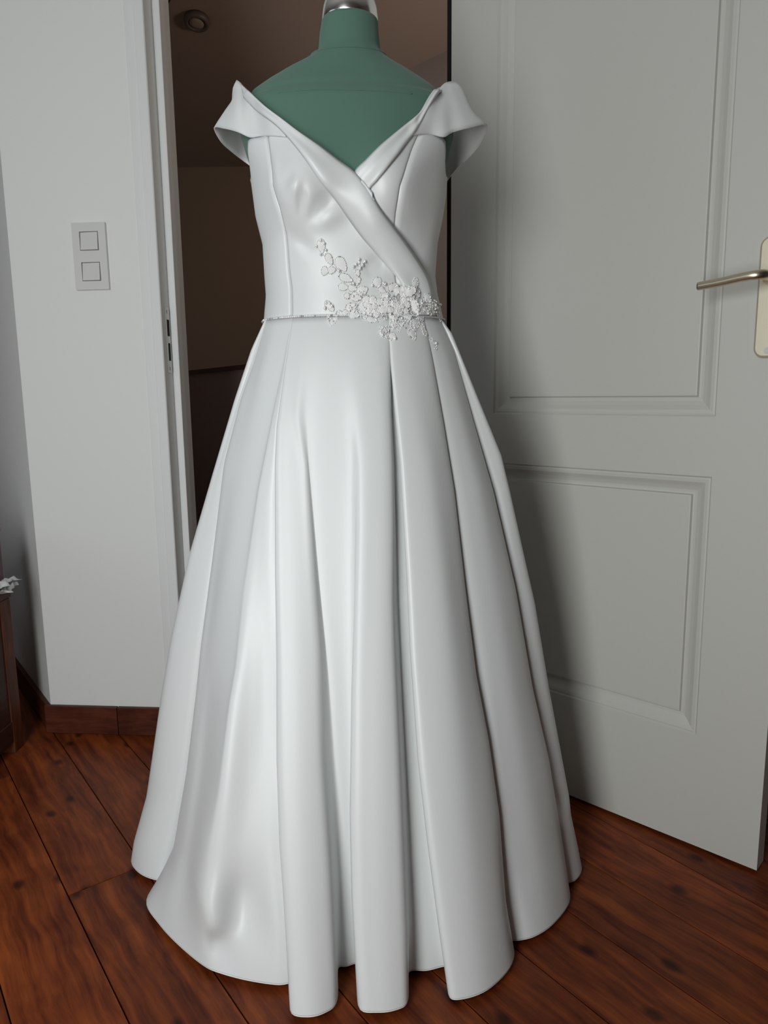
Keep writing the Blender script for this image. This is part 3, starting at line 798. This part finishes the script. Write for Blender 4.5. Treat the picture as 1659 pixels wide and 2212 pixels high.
DENT = {4: [(0.55, 0.25, -0.008)], 5: [(0.6, 0.25, 0.008)], 6: [(0.68, 0.22, 0.018)], 7: [(0.72, 0.2, -0.014), (0.90, 0.06, -0.016)], 8: [(0.74, 0.2, -0.018), (0.90, 0.05, -0.014), (0.96, 0.03, 0.018)],
        9: [(0.90, 0.055, 0.026), (0.5, 0.2, 0.004)], 10: [(0.6, 0.2, 0.010)], 37: [(0.875, 0.022, -0.012)], 38: [(0.85, 0.02, 0.006)]}
strands = []
for si, (hem, g0, path) in enumerate(ST):
    path = np.array(path, float)
    H = at_Z(*hem, ZH)
    # waist point on the front of the waist ellipse
    pw = at_Y(path[0, 0], path[0, 1], YC - 0.09)
    for _ in range(20):
        u = max(-0.998, min(0.998, (pw[0] - wx0) / wa))
        pw = at_Y(path[0, 0], path[0, 1], YC - wbf * (1 - abs(u) ** PEX) ** (1 / PEX))
    u = max(-0.998, min(0.998, (pw[0] - wx0) / wa))
    Wy = YC - wbf * (1 - abs(u) ** PEX) ** (1 / PEX)
    sy = smooth_hem_y(H[0])
    py_ = path[:, 1]; order = np.argsort(py_)
    row = []
    for j in range(NR + 1):
        t = j / NR; z = ZW + (ZH - ZW) * t
        sm = t ** 0.82
        fg = t ** (0.62 + max(0, g0 - 0.2)) * (0.86 + 0.14 * t)
        if g0 <= 0.2: fg = max(fg, 0.055 * min(1, t * 40))
        Y = Wy + (sy - Wy) * sm + (H[1] - sy) * fg
        if si in DENT:
            for (tc, tw, dd) in DENT[si]: Y += dd * math.exp(-((t - tc) / tw) ** 2)
        # find the row where this height shows, then the x of the path there
        x = pw[0]
        for _ in range(4):
            px, py = proj((x, Y, z)); tx = np.interp(py, py_[order], path[order, 0])
            x += (tx - px) * (Y * 1.0) / FPX
        row.append((x, Y, z))
    strands.append(np.array(row))
# the back of the skirt (not seen): gentle folds round to the left again
NBK = 22
a0 = math.atan2(strands[-1][-1][0] - cxh, -(strands[-1][-1][1] - cyh)); a1 = math.atan2(strands[0][-1][0] - cxh, -(strands[0][-1][1] - cyh)) + 2 * math.pi
for k in range(1, NBK):
    a = a0 + (a1 - a0) * k / NBK; row = []
    rr_ = 1.0 + 0.035 * math.cos(k * math.pi)
    for j in range(NR + 1):
        t = j / NR; z = ZW + (ZH - ZW) * t; sm = t ** 0.82
        s_, c2 = math.sin(a), math.cos(a)
        Wx = wx0 + wa * math.copysign(abs(s_) ** (2 / PEX), s_); Wyy = YC - (wbf if c2 > 0 else wbb) * math.copysign(abs(c2) ** (2 / PEX), c2)
        f = 1 + (rr_ - 1) * t
        Hx = cxh + axh * s_ * f; Hy = cyh - (ayh if c2 > 0 else 0.375) * c2 * f
        row.append((Wx + (Hx - Wx) * sm, Wyy + (Hy - Wyy) * sm, z))
    strands.append(np.array(row))
SG = catmull(np.array(strands), 6, closed=True)      # (cols, rows, 3)
SG = SG.transpose(1, 0, 2)
_nh = SG[-2] + (SG[-1] - SG[-2]) * 0.86
SG = np.concatenate([SG[:-1], _nh[None], SG[-1:]])
# two rounds of light smoothing round the skirt keep the turns soft
for _ in range(1):
    SG = 0.5 * SG + 0.25 * (np.roll(SG, 1, 1) + np.roll(SG, -1, 1))
skirt = under(grid_obj('skirt', SG, m_satin, None, 0.0018, closed=True), wd)
bm = bmesh.new(); hp_ = [Vector(p) + Vector((0, 0, -0.001)) for p in SG[-1]]; bm_tube(bm, hp_ + [hp_[0]], 0.0015, 6, False)
under(from_bm('rolled_hem', bm, m_hem, None, True), wd)
# waist seam cord
bm = bmesh.new(); bm_tube(bm, [tpoint(2 * math.pi * k / 90, ZW + 0.001, OFF + 0.0012) for k in range(91)], 0.0016, 6, False)
under(from_bm('waist_seam', bm, m_satin, None, True), wd)

# ------------------------------------------------------------------ beaded applique, laid on the finished cloth
VV, FF = [], []
def addG(G, closed=False):
    r, c = G.shape[:2]; b = len(VV); VV.extend([tuple(p) for p in G.reshape(-1, 3)])
    for i in range(r - 1):
        for j in range(c if closed else c - 1):
            FF.append((b + i * c + j, b + i * c + (j + 1) % c, b + (i + 1) * c + (j + 1) % c, b + (i + 1) * c + j))
addG(SG[:24], True); addG(GL); addG(GR)
for o in bodice:
    b = len(VV); VV.extend([tuple(v.co) for v in o.data.vertices]); FF.extend([tuple(b + i for i in p.vertices) for p in o.data.polygons])
bvh = BVHTree.FromPolygons(VV, FF)
cp = Vector(CPOS)
def cloth(px, py):
    d = Vector(ray(px, py)).normalized(); loc, nrm, idx, dist = bvh.ray_cast(cp, d)
    if loc is None:
        loc = Vector(on_torso(px, py, 0.012)); nrm = -d
    if nrm.dot(d) > 0: nrm = -nrm
    return loc, nrm
def zp(x, y): return 640 + x / 4.608, 490 + y / 4.608     # close-up sheet to photograph position
ap = empty('applique', (0, 0, 0)); under(ap, wd); ap['label'] = 'beaded ivory lace flower spray across the waist'
MPP = 1.24 / FPX
leaf_me = {}
def make_leaf(kind):
    if kind in leaf_me: return leaf_me[kind]
    bm = bmesh.new(); n = 16
    c = bm.verts.new((0, 0, 0.16 if kind == 'leaf' else 0.34))
    r1 = []; r2 = []
    for k in range(n):
        a = 2 * math.pi * k / n
        sx = math.cos(a); sy = math.sin(a)
        if kind == 'leaf': sy = math.copysign(abs(sy) ** 1.25, sy) * (1 - 0.28 * sx)
        r1.append(bm.verts.new((0.55 * sx, 0.55 * sy, 0.24))); r2.append(bm.verts.new((sx, sy, 0.0)))
    for k in range(n):
        bm.faces.new((c, r1[k], r1[(k + 1) % n])); bm.faces.new((r1[k], r2[k], r2[(k + 1) % n], r1[(k + 1) % n]))
    me = bpy.data.meshes.new(kind); bm.to_mesh(me); bm.free(); me.materials.append(m_lace)
    me.polygons.foreach_set('use_smooth', [True] * len(me.polygons)); leaf_me[kind] = me
    return me
ap_inv = None
beads = []     # (loc, radius)
def basis(nrm, ang):
    right = Vector(RT); t = (right - nrm * right.dot(nrm)).normalized(); b = nrm.cross(t)
    if b.dot(Vector(UP)) < 0: b = -b
    # image angle: clockwise-positive rows go down
    u = t * math.cos(ang) - b * math.sin(ang); v = t * math.sin(ang) + b * math.cos(ang)
    return u, v
def place(kind, name, zx, zy, ln, wd_, deg, lift=0.0):
    px, py = zp(zx, zy); loc, nrm = cloth(px, py)
    u, v = basis(nrm, math.radians(deg))
    a, b = ln / 2 / 4.608 * MPP, wd_ / 2 / 4.608 * MPP
    o = bpy.data.objects.new(name, make_leaf(kind)); COL.objects.link(o)
    h = min(a, b) * 0.9
    base = loc + nrm * (0.0008 + lift)
    mtx = Matrix(((u.x * a, v.x * b, nrm.x * h, base.x), (u.y * a, v.y * b, nrm.y * h, base.y), (u.z * a, v.z * b, nrm.z * h, base.z), (0, 0, 0, 1)))
    o.parent = ap; o.matrix_world = mtx
    o.matrix_parent_inverse = Matrix.Identity(4)
    o.matrix_basis = Matrix.Translation(-Vector((0, 0, 0))) @ mtx
    n = max(8, int((a + b) * math.pi / 0.0021))
    for k in range(n):
        t = 2 * math.pi * (k + random.random() * 0.4) / n
        beads.append((base + u * a * 1.02 * math.cos(t) + v * b * 1.02 * (math.copysign(abs(math.sin(t)) ** 1.25, math.sin(t)) * (1 - 0.28 * math.cos(t)) if kind == 'leaf' else math.sin(t)) + nrm * 0.0008, random.uniform(0.0007, 0.0012)))
leaves = [(250, 190, 115, 72, 80), (328, 322, 105, 60, 62), (446, 372, 140, 88, 55), (285, 440, 66, 76, 10), (352, 432, 74, 58, -10), (490, 512, 128, 66, 22), (606, 462, 62, 40, 75), (612, 540, 70, 40, 100),
          (466, 600, 88, 66, 10), (556, 612, 84, 56, 10), (652, 640, 110, 84, -30), (592, 700, 100, 76, 15), (502, 690, 56, 50, 60), (802, 556, 92, 78, 80), (316, 778, 86, 50, 50), (350, 815, 60, 48, 60), (360, 952, 80, 62, 110), (385, 925, 60, 40, 130),
          (432, 860, 68, 44, 5), (484, 858, 56, 52, 0), (546, 800, 108, 72, -20), (572, 870, 96, 84, 20), (330, 905, 44, 34, 40), (700, 740, 96, 76, 60), (655, 800, 92, 66, 90), (700, 855, 96, 70, -30),
          (890, 700, 92, 80, 20), (950, 600, 96, 62, -40), (845, 625, 72, 54, 30), (1180, 570, 112, 52, 95), (1195, 655, 96, 62, 70), (1185, 800, 146, 68, 70), (1300, 712, 88, 76, 40), (1262, 800, 80, 60, 60), (1375, 790, 92, 52, 10), (1400, 870, 70, 44, 80), (1315, 850, 74, 56, 40),
          (745, 930, 100, 66, 10), (835, 925, 84, 62, -20), (1090, 885, 100, 76, 40), (965, 985, 80, 66, 90), (950, 1090, 72, 62, 30), (1010, 1020, 66, 56, 70), (1150, 1075, 108, 76, 65), (1175, 975, 86, 72, 20), (1245, 1000, 70, 50, 40), (1272, 1060, 60, 48, 40), (1330, 1112, 62, 42, 50), (1378, 1165, 48, 40, 60), (1380, 1215, 26, 22, 90),
          (1030, 960, 80, 60, 60), (690, 910, 90, 60, 20), (1230, 900, 90, 70, 60), (1420, 925, 50, 34, 80)]
for (x, y, l, w, d) in leaves: place('leaf', 'lace_leaf', x, y, l, w, d, random.uniform(0, 0.001))
def flower(zx, zy, r, n, ph, lift):
    for k in range(n):
        a = 2 * math.pi * k / n + ph
        place('petal', 'petal', zx + r * 0.58 * math.cos(a), zy + r * 0.52 * math.sin(a), r * 0.95, r * 0.66, math.degrees(a), lift)
    place('petal', 'flower_heart', zx, zy, r * 0.5, r * 0.46, 0, lift + 0.002)
flower(770, 800, 105, 6, 0.3, 0.0012); flower(925, 830, 125, 6, 0.1, 0.0016); flower(1070, 680, 118, 6, 0.5, 0.002); flower(880, 1050, 66, 5, 0.2, 0.0008); flower(1045, 800, 80, 5, 0.9, 0.0022)
rs = random.Random(5)
for (zx, zy, r, n) in ((770, 800, 90, 70), (925, 830, 120, 110), (1070, 690, 110, 110), (880, 1050, 50, 30), (1010, 760, 100, 70), (1180, 800, 90, 50), (1300, 790, 90, 50), (650, 690, 60, 24), (1150, 960, 90, 40), (1000, 930, 80, 40), (1390, 850, 40, 16), (560, 830, 50, 20)):
    for _ in range(n):
        a = rs.random() * 6.283; q = r * math.sqrt(rs.random())
        loc, nrm = cloth(*zp(zx + q * math.cos(a), zy + q * math.sin(a))); beads.append((loc + nrm * rs.uniform(0.001, 0.0045), rs.uniform(0.0008, 0.0014)))
# stems of beads
for pth in (((262, 275), (330, 320), (385, 395), (425, 443), (520, 490), (570, 568), (650, 640)), ((625, 330), (632, 415), (605, 470), (630, 560)), ((680, 343), (655, 380), (632, 415)), ((305, 765), (345, 830), (400, 850), (480, 860), (620, 830)),
            ((1180, 980), (1270, 1040), (1330, 1110), (1380, 1170), (1378, 1225)), ((1290, 780), (1370, 770), (1415, 780)), ((980, 1010), (965, 1080), (925, 1125))):
    P = catmull(pth, 10)
    for q in P:
        loc, nrm = cloth(*zp(*q)); beads.append((loc + nrm * 0.001, 0.0010))
# string of tiny beads along the left of the waist seam
for k in range(34):
    px = 575 + 142 * k / 33; th = th_of_px(px, 686)[0]
    p = tpoint(th, ZW + 0.001, OFF + 0.003); beads.append((Vector(p), 0.0013 if k % 3 else 0.0018))
ico = bmesh.new(); bmesh.ops.create_icosphere(ico, subdivisions=1, radius=1.0)
iv = np.array([v.co[:] for v in ico.verts]); ico.verts.index_update(); ifc = [[v.index for v in f.verts] for f in ico.faces]; ico.free()
bv, bf_ = [], []
for loc, r in beads:
    b = len(bv); bv.extend([(loc.x + r * q[0], loc.y + r * q[1], loc.z + r * q[2]) for q in iv]); bf_.extend([tuple(b + i for i in f) for f in ifc])
bo = obj('small_beads', bv, bf_, m_bead, ap, True); bo['kind'] = 'stuff'
bo.data.materials.append(m_crystal); bo.data.materials.append(m_steel)
_rs = random.Random(3); nf = len(ifc)
bo.data.polygons.foreach_set('material_index', [v for _ in beads for v in [_rs.choice((0, 0, 0, 0, 1, 1, 1, 2))] * nf])
# larger crystals, one by one
cm = bmesh.new()
bmesh.ops.create_icosphere(cm, subdivisions=2, radius=1.0)
cme = bpy.data.meshes.new('crystal'); cm.to_mesh(cme); cm.free(); cme.materials.append(m_crystal)
cme.polygons.foreach_set('use_smooth', [True] * len(cme.polygons))
crys = [(245, 132), (280, 165), (298, 232), (247, 275), (207, 190), (425, 443), (625, 325), (680, 343), (568, 397), (632, 415), (655, 382), (594, 375), (570, 568), (545, 572), (565, 695), (865, 566), (880, 575), (757, 587), (1015, 655), (1065, 660), (1080, 690), (1055, 700), (955, 750), (958, 783),
        (922, 847), (933, 877), (773, 775), (580, 785), (685, 862), (330, 910), (322, 945), (335, 765), (300, 762), (287, 815), (357, 790), (855, 1085), (980, 1120), (920, 1132), (840, 1040), (1415, 780), (1380, 1165), (1190, 845), (745, 878), (1045, 920), (1300, 870), (905, 695), (1120, 620), (990, 590), (1240, 770), (1130, 740)]
for x, y in crys:
    loc, nrm = cloth(*zp(x, y)); o = bpy.data.objects.new('crystal', cme); COL.objects.link(o); o.parent = ap
    r = random.uniform(0.0020, 0.0027); o.location = loc + nrm * 0.0032; o.scale = (r, r, r); o.rotation_euler = (random.random() * 3, random.random() * 3, random.random() * 3)
ap.matrix_parent_inverse = Matrix.Translation(-Vector(wd.location))
